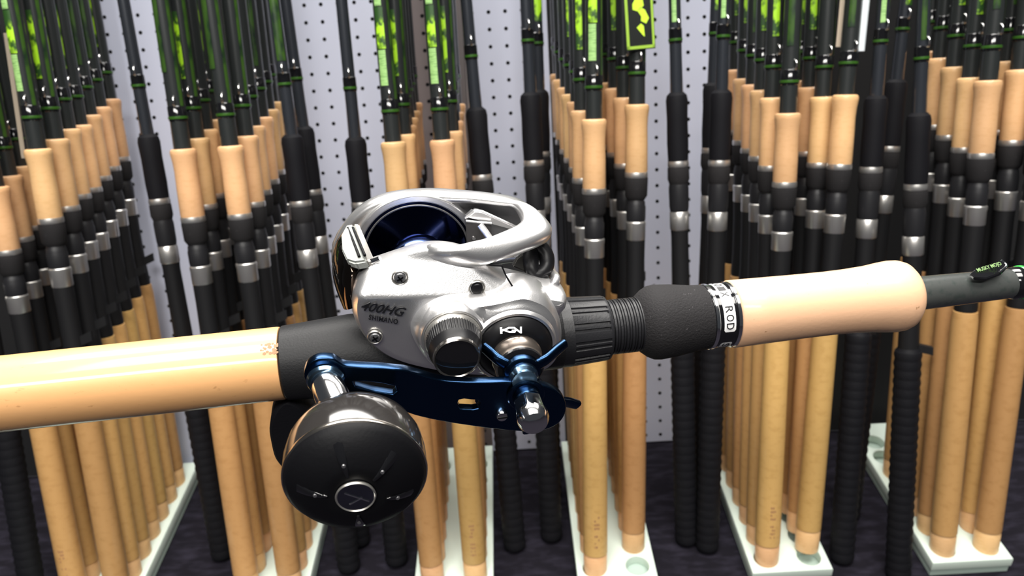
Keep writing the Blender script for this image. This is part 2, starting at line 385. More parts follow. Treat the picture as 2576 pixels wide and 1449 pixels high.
def stamp(rod):                                        # faint worn print near the butt
    bm = bmesh.new(); z = .033
    for k in range(9):
        if k in (4,): z += .005; continue
        for a in (-1.75, -1.60, -1.45):
            if random.random() < .75:
                r = .01345; vs = []
                for (da, dz) in ((0, 0), (.11, 0), (.11, .0026), (0, .0026)):
                    vs.append(bm.verts.new((r*1.008*cos(a+da), r*1.008*sin(a+da), z+dz+random.uniform(-.0004, .0004))))
                bm.faces.new(vs)
        z += .0045
    return bm_obj('worn_print', bm, mat('faded_ink', (.34, .16, .08), .7), rod, 0)
for (ti, side), (x, lst) in rows.items():
    n = 0
    for (px, py, k) in lst:
        base = row_point(x+(.0012 if (k == 0 and ti in (3, 4)) else 0), k)
        if k != int(k): base.z += .0085
        L = .5
        # exact length seen in the photograph, within the lean plane
        N_ = XW.cross(VW).normalized(); r = RT @ ray(px, py)
        p = CAMW+r*((base-CAMW).dot(N_)/r.dot(N_)); d = p-base
        rod = copy_rod(PC, frame_at(base, d, 0)); s = d.length/.5005
        rod.scale = (1, 1, s)
        tag(rod, f'cork handled fishing rod, {ORD[n]} in the {side} line of the {TN[ti]} tray', 'fishing rod', 'cork handled rods in the rack')
        RODS[(ti, side, n)] = rod; n += 1
bpy.context.view_layer.update()
for key in ((2, 'right', 0), (3, 'left', 0), (0, 'left', 0), (4, 'left', 0)): stamp(RODS[key])
blacks = [ # top pixel, base (x, row), spin, label
 ((371, 338), (-.452, 2.2), .3, 'black handled rod alone between the far left and near left trays'),
 ((733, 338), (-.292, 1.2), 2.6, 'black handled rod just right of the near left tray, front of a pair'),
 ((762, 318), (-.285, 2.5), 2.4, 'black handled rod behind another right of the near left tray'),
 ((893, 345), (-.236, 1.4), .4, 'black handled rod standing left of the middle tray behind the reel'),
 ((1197, 270), (-.094, 1.8), .1, 'black handled rod directly right of the middle tray'),
 ((1334, 232), (-.049, 2.2), 1.5, 'black handled rod just left of the centre right tray, front of a pair'),
 ((1356, 226), (-.0445, 4.4), 1.2, 'black handled rod behind another left of the centre right tray'),
 ((1702, 232), (.112, 1.6), 0, 'slim black handled rod just right of the centre right tray'),
 ((1815, 226), (.134, 1.2), 1.9, 'stout black handled rod left of the right tray, front of a pair'),
 ((1795, 208), (.140, 3.2), 1.0, 'black handled rod behind another left of the right tray'),
 ((2205, 240), (.283, .3), 2.0, 'black handled rod just right of the right tray with silver check'),
 ((2256, 200), (.316, 2.4), .6, 'black handled rod set back, midway between the two rightmost trays'),
 ((2312, 283), (.336, -.6), 1.3, 'black handled rod nearest the camera, left of the far right tray'),
 ((-95, 420), (-.648, 0), 1.0, 'black handled rod at the left edge of the rack'),
]
BL = []
for top, (x, k), spin, lab in blacks:
    base = V3((x, k*ROW, .0005))
    N_ = XW.cross(VW).normalized(); r = RT @ ray(*top); p = CAMW+r*((base-CAMW).dot(N_)/r.dot(N_)); d = p-base
    rod = copy_rod(PB, frame_at(base, d, 0)); rod.scale = (1, 1, d.length/.5)
    if spin:
        for ch in rod.children:
            if ch.name.startswith(('trigger',)): ch.rotation_euler[2] = -pi/2+spin
    tag(rod, lab, 'fishing rod', 'black handled rods between the trays'); BL.append(rod)
# printed decals on the blanks
rd = random.Random(3)
for key, rod in RODS.items():
    ti, side, n = key
    if n == 0:
        if ti in (2, 3, 0): decal(rod, .556, .590, pale_green, -1.85, .45); decal(rod, .591, .630, lime, -1.8, .5); decal(rod, .631, .66, pale_green, -1.8, .4)
        elif ti == 1: decal(rod, .575, .66, dark_green, -2.2, .5)
        else: decal(rod, .565, .68, dark_green, -2.0, .35)
    elif rd.random() < .72: decal(rod, .560, .625, lime, -1.7-.2*rd.random(), .38)
    elif rd.random() < .5: decal(rod, .555, .66, dark_green, -1.5, .6)
    decal(rod, .5425, .700, dark_green, -.55, .22) if n < 2 else None
for i in (1, 6, 9, 11):
    decal(BL[i], .572, .66, lime if i != 1 else dark_green, -1.3, .7, .0065)
for i in (7, 8, 10, 12):
    decal(BL[i], .566, .68, pale_green if i != 12 else dark_green, -1.9, .35, .0065)

# ---- upright post, hang tag, slim card strips
def at(px, py, k, x=None):
    N_ = XW.cross(VW).normalized(); b = V3((0, k*ROW, TRAY_Z)); r = RT @ ray(px, py); return CAMW+r*((b-CAMW).dot(N_)/r.dot(N_))
p0, p1 = at(1187, 600, 6.4), at(1150, -60, 6.4)
pm = frame_at(p0, p1-p0); post = empty('upright_post', pm); L = (p1-p0).length
b = bmesh.new(); add_box(b, (-.0105, -.003, -.25), (.0035, .003, L)); bm_obj('post_channel', b, post_m, post, 0)
b = bmesh.new(); add_box(b, (.0042, -.006, -.25), (.0085, .004, L)); bm_obj('post_flange', b, mat('post_edge', (.30, .27, .27), .4, .4), post, 0)
tag(post, 'grey brown upright steel post on the perforated board right of the middle tray', 'post')
c0 = at(1612, 125, .6); up = VW
tg = empty('hang_tag', frame_at(c0, VW) @ Matrix.Rotation(radians(-3), 4, 'Y'))
b = bmesh.new(); add_box(b, (-.0145, -.0004, 0), (.0145, .0004, .075)); bm_obj('card', b, mat('tag_black', (.012, .014, .012), .25, 0, .6), tg, 0)
b = bmesh.new()
for mn, mx in (((-.0135, -.0010, .001), (-.0108, -.0004, .074)), ((.0118, -.0010, .001), (.0140, -.0004, .074)), ((-.0135, -.0010, .001), (.0140, -.0004, .0038)), ((-.0135, -.0010, .0715), (.0140, -.0004, .074))): add_box(b, mn, mx)
bm_obj('border', b, mat('lime_border', (.30, .50, .04), .4, 0, .5), tg, 0)
b = bmesh.new()
for pts in ([(-.003, .021), (.003, .013), (.0045, .012), (.004, .022), (.0015, .0245)], [(.0015, .027), (.0065, .024), (.0095, .029), (.006, .037), (.0015, .040), (-.001, .036), (.002, .031)], [(-.006, .038), (-.001, .036), (.005, .041), (.004, .048), (-.003, .048), (-.006, .043)], [(-.006, .05), (.004, .049), (.006, .056), (.002, .062), (-.005, .060)]):
    a_ = [b.verts.new((x, -.0010, z)) for x, z in pts]; c_ = [b.verts.new((x, -.0003, z)) for x, z in pts]
    b.faces.new(a_); b.faces.new(c_[::-1])
    for i in range(len(pts)): b.faces.new((a_[i], a_[(i+1) % len(pts)], c_[(i+1) % len(pts)], c_[i]))
bm_obj('printed_shape', b, mat('lime_solid', (.55, .85, .03), .45), tg, 0)
tag(tg, 'black hanging card tag with lime border and lime print beside a blank', 'tag')
for nm, px, py, k, w_, mt, lb in (('tube_sleeve', 2163, 130, .2, .0055, mat('white_sleeve', (.75, .80, .84), .3, 0, .5), 'white plastic tube sleeve hanging between blanks above the right tray'),
                                  ('slim_strip', 60, 398, .4, .0022, mat('tan_strip', (.30, .25, .19), .5), 'slim tan strip hanging between the blanks at far left'),
                                  ('paper_strip', 2108, 118, .9, .0022, cream_m, 'thin cream paper strip hanging between blanks above the right tray')):
    pz = at(px, py, k)
    if nm == 'tube_sleeve':
        o = lathe(nm, [(0, .0040), (.0005, .0044), (.12, .0044), (.1205, .0040)], mt, None, seg=16)
    else:
        b = bmesh.new(); add_box(b, (-w_, -.0003, 0), (w_, .0003, .12)); o = bm_obj(nm, b, mt, None, 0)
    o.matrix_world = frame_at(pz, VW) @ Matrix.Rotation(radians(2.5), 4, 'Y'); tag(o, lb, 'packaging')

# ================================================================ ROD IN FRONT
def Nrm(v): return v.normalized()
P0 = ray(0, 991)*.28; P1 = ray(2540, 713)*.338; A = Nrm(P1-P0)
e1 = Nrm(A.cross(V3((0, 0, 1)))); e2 = Nrm(e1.cross(A))
if e1.y > 0: e1 = -e1
sz = .84/e2.z; S = Nrm(e1*math.sqrt(1-sz*sz)+e2*sz); U = S.cross(A)
lo, hi = 0., 1.
def projx(p): return CX+F*p.x/-p.z
for _ in range(50):
    md = (lo+hi)/2
    if projx(P0+(P1-P0)*md) < 1150: lo = md
    else: hi = md
O = P0+(P1-P0)*lo
def L(px, py, s=0.):
    r = ray(px, py); t = (O.dot(S)+s)/r.dot(S); d = r*t-O; return V3((d.dot(A), d.dot(U)))
def L3(px, py, s=0.): q = L(px, py, s); return V3((q.x, q.y, s))
def AX(px):                                            # where on the rod axis a pixel column falls
    lo, hi = -.3, .3
    for _ in range(50):
        md = (lo+hi)/2
        if projx(O+A*md) < px: lo = md
        else: hi = md
    return lo
FG = Matrix.Translation(c2w(O)) @ Matrix((RT @ A, RT @ U, RT @ S)).transposed().to_4x4()
rod = empty('fishing_rod', FG)
tag(rod, 'fishing rod lying across the front of the picture with cork grips and a reel', 'fishing rod')
def RP(lst): return [(AX(x), r) for x, r in lst]
lathe('rear_grip', RP([(-260, .0138), (0, .0138), (400, .0139), (705, .0139), (712, .0137), (715, .012)]), cork_gloss, rod, 'x', seg=72)
lathe('reel_seat', RP([(714, .0135), (718, .0141), (800, .0150), (885, .0160), (1000, .0160), (1150, .0145), (1300, .0142), (1400, .0142), (1408, .0135)]), seat_m, rod, 'x', seg=72)
tp = spline([L(735, 985), L(700, 1000), L(682, 1045), L(686, 1090), L(700, 1135), L(735, 1160), L(790, 1120), L(800, 1040)], 5)
loft('trigger', tp, [(.001, -.007), (0, -.0055), (0, .0055), (.001, .007)], rubber, rod)
def ribs(a, t): return 1.0 if not (AX(1428) < t < AX(1516)) else (.955 if (int(a/(2*pi)*36) % 3) and (a/(2*pi)*36) % 1 > .45 else 1.0)
n0, n1 = AX(1428), AX(1516)
lathe('locking_nut', RP([(1396, .0133), (1402, .0139), (1424, .0140)])+[(n0, .0140), (n0+.0002, .0139), (n1-.0002, .0131)]+RP([(1517, .0131), (1523, .0127), (1527, .0110)]), nutm, rod, 'x', seg=288, mod=ribs, smooth=25)
thr = []
x = 1524
while x < 1634:
    thr += [(x, .0111), (x+2, .0111), (x+3, .0104), (x+5, .0104), (x+6, .0111), (x+11, .0111), (x+12, .0104)]; x += 14
lathe('thread_collar', RP(thr), nutm, rod, 'x', seg=64, smooth=30)
lathe('foregrip_bell', RP([(1600, .0098), (1603, .0112), (1622, .0138), (1636, .0150), (1652, .0153), (1690, .0148), (1740, .0136), (1768, .0133), (1773, .0128)]), eva, rod, 'x', seg=72, smooth=60)
lathe('winding_band', RP([(1768, .0131), (1770, .01335), (1782, .01335), (1783, .0131), (1822, .0131), (1823, .01335), (1834, .01335), (1836, .0131)]), gloss_black, rod, 'x', seg=96)
for x0 in (1771, 1825): lathe('silver_rim', RP([(x0, .01335), (x0+1.5, .01355), (x0+7.5, .01355), (x0+9, .01335)]), chrome, rod, 'x', seg=96)
lathe('fore_grip', RP([(1834, .0132), (1837, .0140), (1900, .0138), (2000, .0135), (2080, .0134), (2130, .0136), (2180, .0141), (2215, .0149), (2240, .0153), (2258, .0151), (2272, .0142), (2282, .0125), (2288, .0100), (2290, .0066)]), cork_pale, rod, 'x', seg=72, smooth=60)
lathe('blank', RP([(2280, .0074), (2400, .0070), (2545, .0064), (2800, .0058)]), blank_m, rod, 'x', seg=48)
lathe('thread_wrap', RP([(2536, .0065), (2540, .0069), (2556, .0071), (2620, .0071), (2626, .0066)]), gloss_black, rod, 'x', seg=48)
lathe('green_trim', RP([(2561, .0071), (2563, .0074), (2569, .0074), (2571, .0071)]), green_ring, rod, 'x', seg=48)
ca = (O+A*AX(1805)); cdn = -ca.normalized(); TH0 = math.atan2(cdn.dot(S), cdn.dot(U))   # angle (from u towards s) that faces the lens
def wrap_text(s, x0px, th_start, per, h, r, m, nm, parent, depth=.00015):
    """letters run round the rod; their tops point towards the tip"""
    bm = bmesh.new(); a0 = AX(x0px)
    for i, chh in enumerate(s):
        if chh == ' ': continue
        me = text_mesh(chh, 0, .01, .0); 
        if not me.vertices: continue
        xs = [v.co.x for v in me.vertices]; ys = [v.co.y for v in me.vertices]; wx = max(xs)-min(xs) or 1; hy = max(ys)-min(ys) or 1
        t0 = bm.verts; b0 = len(bm.verts); bm.from_mesh(me); bm.verts.ensure_lookup_table()
        for v in bm.verts[b0:]:
            fx = (v.co.x-min(xs))/wx; fy = (v.co.y-min(ys))/hy
            th = th_start+per*(i+.12+.76*fx); rr = r+(depth if v.co.z > 0 else 0)
            v.co = V3((a0+h*fy, rr*cos(th), rr*sin(th)))
        bpy.data.meshes.remove(me)
    return bm_obj(nm, bm, m, parent, 0)
per = radians(14.8)
# angle grows from u (up) towards s (viewer) = downwards in the picture
th_end = TH0+radians(29); th0 = th_end-per*12
def wrap_patch(nm, xa, xb, t0, t1, r, m):
    bm = bmesh.new(); g = []; n = max(4, int((t1-t0)/.06))
    for i in range(n+1):
        th = t0+(t1-t0)*i/n; e = 0 if 0 < i < n else (AX(xb)-AX(xa))*.12
        g.append((bm.verts.new((AX(xa)+e, r*cos(th), r*sin(th))), bm.verts.new((AX(xb)-e, r*cos(th), r*sin(th)))))
    for p, q in zip(g, g[1:]): bm.faces.new((p[0], q[0], q[1], p[1]))
    return bm_obj(nm, bm, m, rod, 60)
wrap_patch('lettering_plate', 1789, 1817, th0-.05, th_end+.06, .01316, white_ink)
wrap_text('ST.CROIX ROD', 1794, th0, per, AX(1812)-AX(1794), .01320, black_ink, 'lettering', rod)
wrap_patch('lettering_plate', 1789, 1817, TH0+radians(58), TH0+radians(58)+per*3, .01316, white_ink)
wrap_text('ST.', 1794, TH0+radians(59), per, AX(1812)-AX(1794), .01320, black_ink, 'lettering', rod)
# worn mark close to the end of the rear grip
bm = bmesh.new(); rr = random.Random(5)
for i in range(26):
    th = TH0-.42+rr.uniform(-.14, .14); a_ = AX(694)+rr.uniform(-.0028, .0034); w_ = rr.uniform(.0003, .0009)
    vs = [bm.verts.new((a_+w_*cos(q), .01396*cos(th+w_*60*sin(q)), .01396*sin(th+w_*60*sin(q)))) for q in (0, 1.3, 2.6, 3.9, 5.1)]
    bm.faces.new(vs)
bm_obj('worn_print', bm, mat('scuff', (.30, .17, .09), .7), rod, 0)
# hook keeper label on the blank
hp = [L3(2448, 690, .0), L3(2470, 672, 0), L3(2522, 655, 0), L3(2535, 668, 0), L3(2510, 690, .003), L3(2475, 697, .003)]
kp = empty('keeper_tab', Matrix.Identity(4)); kp.parent = rod; bpy.data.objects.remove(kp)
def quad_slab(nm, pts, off, m, parent, bev=.0):
    bm = bmesh.new(); a_ = [bm.verts.new(p) for p in pts]; b_ = [bm.verts.new(p+off) for p in pts]; n = len(pts)
    bm.faces.new(a_); bm.faces.new(b_[::-1])
    for i in range(n): bm.faces.new((a_[i], a_[(i+1) % n], b_[(i+1) % n], b_[i]))
    if bev: bmesh.ops.bevel(bm, geom=list(bm.edges), offset=bev, segments=2, affect='EDGES', clamp_overlap=True)
    return bm_obj(nm, bm, m, parent, 30)
tabp = [L3(2440, 688, .002), L3(2455, 676, .001), L3(2520, 654, -.001), L3(2536, 668, .001), L3(2518, 686, .005), L3(2480, 700, .0065), L3(2450, 697, .006)]
quad_slab('hook_keeper', tabp, V3((0, -.0014, .0002)), gloss_black, rod, .0003)
band('keeper_rim', [L3(2521, 653, -.001), L3(2536, 667, .001), L3(2516, 686, .005)], [L3(2516, 657, -.001), L3(2529, 668, .001), L3(2512, 682, .005)], .0005, chrome, rod, 4, 8)
me = text_mesh('MUSKY MOJO', 0, .004, .02)
for v in me.vertices: v.co.x /= 5.6
xs = [v.co.x for v in me.vertices]; mx_, mn_ = max(xs), min(xs)
qa, qb, qc = L3(2460, 685, .0036), L3(2520, 667, .0032), L3(2454, 677, .0014)
for v in me.vertices:
    fx = (v.co.x-mn_)/(mx_-mn_); fy = v.co.y/.72; v.co = qa+(qb-qa)*fx+(qc-qa)*fy+V3((0, .0003, .0001))
link_mesh('lettering', me, rod, mat('green_ink', (.25, .42, .14), .5), 0)

# ================================================================ REEL
reel = empty('fishing_reel', FG)
tag(reel, 'silver low-profile baitcasting reel clamped on the cork rod, dark power handle and round knob', 'fishing reel')
def LP(lst, s): return [L(x, y, s) for x, y in lst]
# far side plate and inner frame
far = spline(LP([(838, 640), (842, 605), (862, 572), (895, 532), (940, 502), (1000, 486), (1080, 480), (1160, 484), (1240, 492), (1300, 503), (1345, 530), (1378, 566), (1386, 590), (1380, 640), (1360, 700), (1200, 760), (1000, 780), (880, 740)], -.026), 6)
loft('palm_side_plate', far, [(.004, -.033), (.001, -.031), (0, -.0285), (0, -.0255), (.0008, -.0245)], grey_metal, reel)
loft('palm_cap', spline(LP([(935, 530), (960, 500), (1010, 482), (1060, 480), (1100, 488), (1120, 520), (1000, 600)], -.033), 6), [(.001, -.0345), (0, -.031), (.002, -.0295)], silver, reel)
# frame bar looping over the spool
bars = [((834, 655), (856, 655), -.026), ((836, 620), (866, 612), -.026), ((857, 576), (902, 566), -.026), ((892, 534), (935, 552), -.0255), ((938, 503), (975, 530), -.025), ((1000, 485), (1030, 514), -.0245), ((1070, 480), (1080, 509), -.024), ((1140, 483), (1130, 507), -.0235), ((1200, 487), (1195, 508), -.022), ((1250, 493), (1245, 513), -.0205), ((1302, 503), (1285, 521), -.018), ((1345, 528), (1304, 540), -.013), ((1376, 562), (1310, 562), -.007), ((1388, 588), (1292, 578), -.001), ((1368, 608), (1255, 594), .005), ((1312, 634), (1205, 609), .011), ((1245, 658), (1145, 616), .0155), ((1178, 660), (1085, 622), .0135), ((1125, 654), (1062, 632), .009), ((1092, 652), (1055, 643), .003)]
band('frame_bar', [L3(*o, s) for o, i, s in bars], [L3(*i, s) for o, i, s in bars], .0065, silver, reel, 6, 16, .7, smooth=60)
# spool
SC = (-.0118, .0312)
lathe('spool', [(-.0240, .0212), (-.0225, .0214), (-.0205, .0214), (-.0205, .0200), (-.0208, .0195), (-.0150, .0080), (-.0120, .0074), (.0040, .0074), (.0060, .009), (.009, .0125), (.011, .0145), (.0125, .0145)], spool_m, reel, c=SC, seg=96, smooth=30)
lathe('spool_rim', [(-.0206, .0197), (-.0201, .0198), (-.0199, .0203), (-.0203, .0205)], silver_edge, reel, c=SC, seg=96, caps=False)
lathe('spool_arbor', [(-.017, .0080), (-.0155, .0105), (-.012, .0122), (-.008, .0128), (-.004, .0126), (0, .011), (.004, .008)], chrome if False else mat('arbor_blue', (.10, .16, .38), .12, 1), reel, c=SC, seg=64, smooth=60)
ringo = circle(SC, .0238, 60); ringi = circle(SC, .0221, 60)
me = curve_mesh([ringo, ringi], .004, .0006); o = link_mesh('spool_frame_ring', me, reel, silver, 30); o.location = (0, 0, -.0225)
# dark chrome rear body and thumb pad
rb = [(846, 606), (840, 640), (842, 680), (852, 720), (868, 752), (884, 772)]
far_e = [L3(865, 590, -.018), L3(852, 612, -.016), L3(846, 645, -.013), L3(848, 685, -.009), L3(859, 725, -.004), L3(880, 765, .002)]
near_e = [L3(925, 655, .007), L3(905, 664, .009), L3(890, 682, .012), L3(884, 705, .014), L3(884, 735, .0155), L3(890, 775, .017)]
band('rear_cover', far_e, near_e, .006, dark_chrome, reel, 6, 14, .8, smooth=60)
tail_f = [L3(866, 590, -.016), L3(905, 566, -.014), L3(945, 640, -.002)]
pad = [L3(869, 567, -.013), L3(889, 562, -.013), L3(922, 655, .013), L3(893, 661, .014), L3(870, 652, .013), L3(858, 625, .007), L3(859, 592, -.003)]
quad_slab('thumb_bar', pad, V3((.001, -.003, .0006)), padm, reel, .0006)
pad2 = [L3(889, 562, -.013), L3(902, 563, -.015), L3(940, 652, .0105), L3(922, 655, .013)]
quad_slab('thumb_bar_lip', pad2, V3((.001, -.003, .0006)), silver_edge, reel, .0004)
for a_, b_ in (((875, 574), (904, 646)), ((888, 573), (918, 643))):
    tube('grip_groove', [L3(*a_, -.0105)+V3((0, .0002, .0003)), L3(*b_, .0110)+V3((0, .0002, .0003))], .0005, matte_black, reel, 8, 3)
tube('clutch_spring', [L3(903, 658, .0105), L3(925, 660, .011), L3(940, 656, .012), L3(956, 650, .013)], [.0006, .001, .0009], chrome, reel, 8, 5)
# main side plate (handle side)
PL = [(950, 656), (924, 668), (903, 690), (889, 722), (885, 765), (891, 808), (908, 848), (935, 880), (970, 905), (1010, 922), (1055, 934), (1100, 943), (1160, 952), (1230, 955), (1300, 955), (1360, 945), (1396, 915), (1408, 870), (1402, 800), (1398, 750), (1404, 725), (1407, 705), (1398, 695), (1360, 688), (1300, 674), (1250, 660), (1200, 640), (1150, 622), (1100, 617), (1050, 622), (1000, 638)]
def s_edge(x, y): return .021-(.0105 if x < 1230 else .0160)*min(1, max(0, (840-y)/(190 if x < 1230 else 110)))
plo = spline([L(x, y, s_edge(x, y)) for x, y in PL], 5)
def crease(x, y, z):
    if z < .012: return z
    yc = .0372 - .10*(x+.02)
    return max(z-max(0, y-yc)*.62, .0122+(z-.012)*.2)
side = loft('side_plate', plo, [(.0016, .004), (.0004, .008), (0, .012), (0, .0165), (.0006, .0188), (.0018, .0205), (.0034, .0213)], silver, reel,
            shrink=[(f, .0213+.0009*(1-f)) for f in (.96, .92, .88, .84, .80, .76, .72, .68, .64, .6, .56, .52, .48, .44, .4, .35, .3, .25, .2, .15, .1, .05)], zf=crease, smooth=28)
# front lower frame arm (goes round to the far side)
band('front_frame_arm', [L3(1352, 640, -.024), L3(1382, 650, -.018), L3(1396, 678, -.004), L3(1408, 702, .009), L3(1403, 722, .011)],
     [L3(1345, 655, -.024), L3(1366, 668, -.018), L3(1378, 692, -.004), L3(1388, 700, .009), L3(1380, 716, .011)], .0038, silver, reel, 6, 14, .7)
tube('plate_seam', [L3(1138, 637, .0163), L3(1180, 650, .0166), L3(1222, 664, .0172), L3(1262, 668, .0175)], .0005, matte_black, reel, 8, 4)
tube('plate_seam', [L3(1262, 668, .0175), L3(1272, 692, .0188), L3(1290, 722, .0208)], .0003, matte_black, reel, 8, 4)
# gear box cover (the raised hump)
HP = [(1036, 850), (1038, 815), (1052, 785), (1080, 762), (1115, 748), (1160, 744), (1215, 742), (1265, 732), (1310, 724), (1345, 732), (1378, 750), (1402, 785), (1416, 835), (1418, 880), (1408, 915), (1380, 940), (1330, 952), (1270, 955), (1200, 952), (1140, 948), (1095, 940), (1060, 905)]
hpo = spline([L(x, y, .0285-.006*min(1, max(0, (900-y)/120))) for x, y in HP], 5)
DR = V3((.0177, .0170)); CT = V3((-.0037, .0245))
def valley(x, y, z):
    if z < .025: return z
    q = V3((x, y)); d1 = abs((q-DR).length-.0150); d2 = abs((q-CT).length-.0112)
    inner = min((q-DR).length-.0150, (q-CT).length-.0112)
    return z-(.0022*min(1, max(0, inner)/.0035) if inner > 0 else 0)*(1 if z > .0285 else .3)
loft('gear_cover', hpo, [(0, .012), (0, .0225), (.0006, .0255), (.0017, .0278), (.0030, .0288)], silver, reel,
     shrink=[(f, .0289) for f in (.95, .9, .85, .8, .75, .7, .65, .6, .5, .4, .3, .2, .1)], zf=valley, smooth=30)
lathe('cover_collar', [(.024, .0152), (.0290, .0152), (.0302, .0145), (.0302, .0136), (.0285, .0133)], silver, reel, c=DR, seg=96, caps=False)
lathe('cover_collar', [(.024, .0118), (.0285, .0116), (.0300, .0108), (.0300, .0100), (.0280, .0098)], silver, reel, c=CT, seg=96, caps=False)
# screws
def screw(px, py, s, r, m, nm='screw', cross=True, hole=True):
    c = L(px, py, s)
    if hole: lathe('screw_recess', [(s-.0006, r*1.42), (s+.0001, r*1.42), (s+.0004, r*1.30), (s+.0001, r*1.16), (s-.0006, r*1.14)], silver_edge, reel, c=c, seg=32, caps=False)
    lathe(nm, [(s-.001, r), (s+.0003, r), (s+.0008, r*.85), (s+.0010, r*.4)], m, reel, c=c, seg=28)
    if cross:
        for an in (.5, .5+pi/2):
            bm = bmesh.new(); add_box(bm, (-r*.6, -r*.12, s+.0007), (r*.6, r*.12, s+.0013))
            bmesh.ops.rotate(bm, verts=bm.verts, cent=(0, 0, 0), matrix=Matrix.Rotation(an, 3, 'Z')); bmesh.ops.translate(bm, verts=bm.verts, vec=(c.x, c.y, 0))
            bm_obj('screw_slot', bm, matte_black, reel, 0)
screw(1006, 698, .0192, .0020, grey_metal)
screw(943, 848, .0222, .0019, grey_metal)
screw(1200, 725, .0208, .0021, satin_black, cross=False)
# lettering on the side plate
def plate_text(s, p_a, p_b, p_top, sdep, m, shear, nm='lettering', off=.0, depth=.0002, spacing=1.):
    me = text_mesh(s, shear, .5, off, spacing); xs = [v.co.x for v in me.vertices]; x0, x1 = min(xs), max(xs); ym = max(v.co.y for v in me.vertices)
    a_, b_, c_ = L3(*p_a, sdep), L3(*p_b, sdep), L3(*p_top, sdep)
    for v in me.vertices:
        z = depth if v.co.z > 0 else -depth
        p = a_+(b_-a_)*((v.co.x-x0)/(x1-x0))+(c_-a_)*(v.co.y/ym); v.co = V3((p.x, p.y, sdep+z))
    return link_mesh(nm, me, reel, m, 0)
plate_text('400HG', (908, 779), (1020, 796), (910, 757), .0222, black_ink, .45, off=.012)
plate_text('SHIMANO', (927, 803), (1000, 815), (929, 791), .0222, black_ink, 0, off=.012, spacing=1.12)
# cast control knob
kn = lambda a, t: 1.0 if not (.0318 < t < .0375) else (1.0 if int(a/(2*pi)*120) % 2 else .975)
lathe('cast_control_base', [(.028, .0098), (.0312, .0099), (.0318, .0094), (.0325, .0088)], silver_edge, reel, c=CT, seg=64)
lathe('cast_control_knob', [(.0300, .0086), (.0317, .0093), (.0320, .0094), (.0373, .0090), (.0376, .0090), (.0385, .0086), (.0405, .0080), (.0420, .0077)], satin_black, reel, c=CT, seg=240, mod=kn, smooth=30)
lathe('cast_control_rim', [(.0412, .0079), (.0424, .0078), (.0428, .0074), (.0424, .0070)], mat('dark_rim', (.16, .15, .14), .15, .9), reel, c=CT, seg=64, caps=False)
lathe('cast_control_cap', [(.0415, .0073), (.0424, .0071), (.0427, .005), (.0428, .002)], gloss_black, reel, c=CT, seg=64)
# drag side: black ring, grey sleeve, star drag, hub
lathe('drive_ring', [(.0270, .0134), (.0300, .0133), (.0308, .0129), (.0330, .0105), (.0333, .0098), (.0335, .0094)], satin_black, reel, c=DR, seg=96, smooth=50)
def stroke(bm, pts, wpx):
    for (xa, ya), (xb, yb) in zip(pts, pts[1:]):
        d = math.hypot(xb-xa, yb-ya); nx, ny = -(yb-ya)/d*wpx/2, (xb-xa)/d*wpx/2; ex, ey = (xb-xa)/d*.8, (yb-ya)/d*.8
        q = [(xa-ex+nx, ya-ey+ny), (xb+ex+nx, yb+ey+ny), (xb+ex-nx, yb+ey-ny), (xa-ex-nx, ya-ey-ny)]
        vs = []
        for (x, y) in q:
            p = L(x, y, .0322); rr = (p-DR).length; sz_ = (.0308+max(0, .0129-rr)*.92 if rr > .0105 else .0330+(.0105-rr)*.43)+.0007; p = L(x, y, sz_); vs.append(bm.verts.new((p.x, p.y, sz_)))
        bm.faces.new(vs)
def zz(*p): return [(1150+x/7.247, 757+y/7.247) for x, y in p]
bm = bmesh.new()
stroke(bm, zz((800, 488), (806, 592)), 5.6); stroke(bm, zz((812, 543), (850, 528)), 5); stroke(bm, zz((852, 532), (945, 490), (1040, 490), (1150, 570)), 4.6); stroke(bm, zz((1163, 474), (1163, 585)), 5)
stroke(bm, zz((852, 532), (955, 568), (1048, 568), (1070, 535), (1000, 540)), 4.2)
bm_obj('logo', bm, white_ink, reel, 0)
lathe('drag_sleeve', [(.0325, .0088), (.0345, .0089), (.0350, .0086), (.0385, .0084), (.0392, .0086), (.0405, .0084), (.0412, .0074)], bronze, reel, c=DR+V3((0, -.0010)), seg=72, smooth=30)
lathe('drag_sleeve_ring', [(.0405, .0079), (.0418, .0079), (.0422, .0070), (.0425, .0055)], gloss_black, reel, c=DR, seg=64)
star = empty('star_drag', Matrix.Identity(4)); star.parent = reel
lathe('star_hub', [(.0418, .0052), (.0425, .0064), (.0445, .0062), (.0450, .0056), (.0452, .0040)], blue_metal, star, c=DR, seg=48, smooth=40)
def arm_star(tip, stip, mid, smid, w0=.0050, w1=.0036):
    p0 = V3((DR.x, DR.y, .0438)); tp_ = L3(*tip, stip); md = L3(*mid, smid); d = (tp_-p0); d.z = 0; nrm = V3((-d.y, d.x, 0)).normalized()
    c = [p0+(md-p0)*.3, md, md.lerp(tp_, .6), tp_]; ws = [w0, w0*.8, w1*1.1, w1]
    band('star_arm', [q+nrm*w_/2 for q, w_ in zip(c, ws)], [q-nrm*w_/2 for q, w_ in zip(c, ws)], .0026, blue_metal, star, 6, 12, .7)
arm_star((1421, 864), .0350, (1372, 905), .0415)
arm_star((1452, 1018), .0375, (1395, 1003), .0420)
arm_star((1217, 872), .0350, (1255, 905), .0410)
arm_star((1205, 1010), .0370, (1255, 985), .0420)
arm_star((1325, 1085), .0390, (1322, 1030), .0430)
lathe('drive_shaft', [(.044, .0046), (.0455, .0050), (.047, .0050), (.048, .0042), (.049, .0042)], blue_edge, reel, c=DR, seg=24, smooth=30)
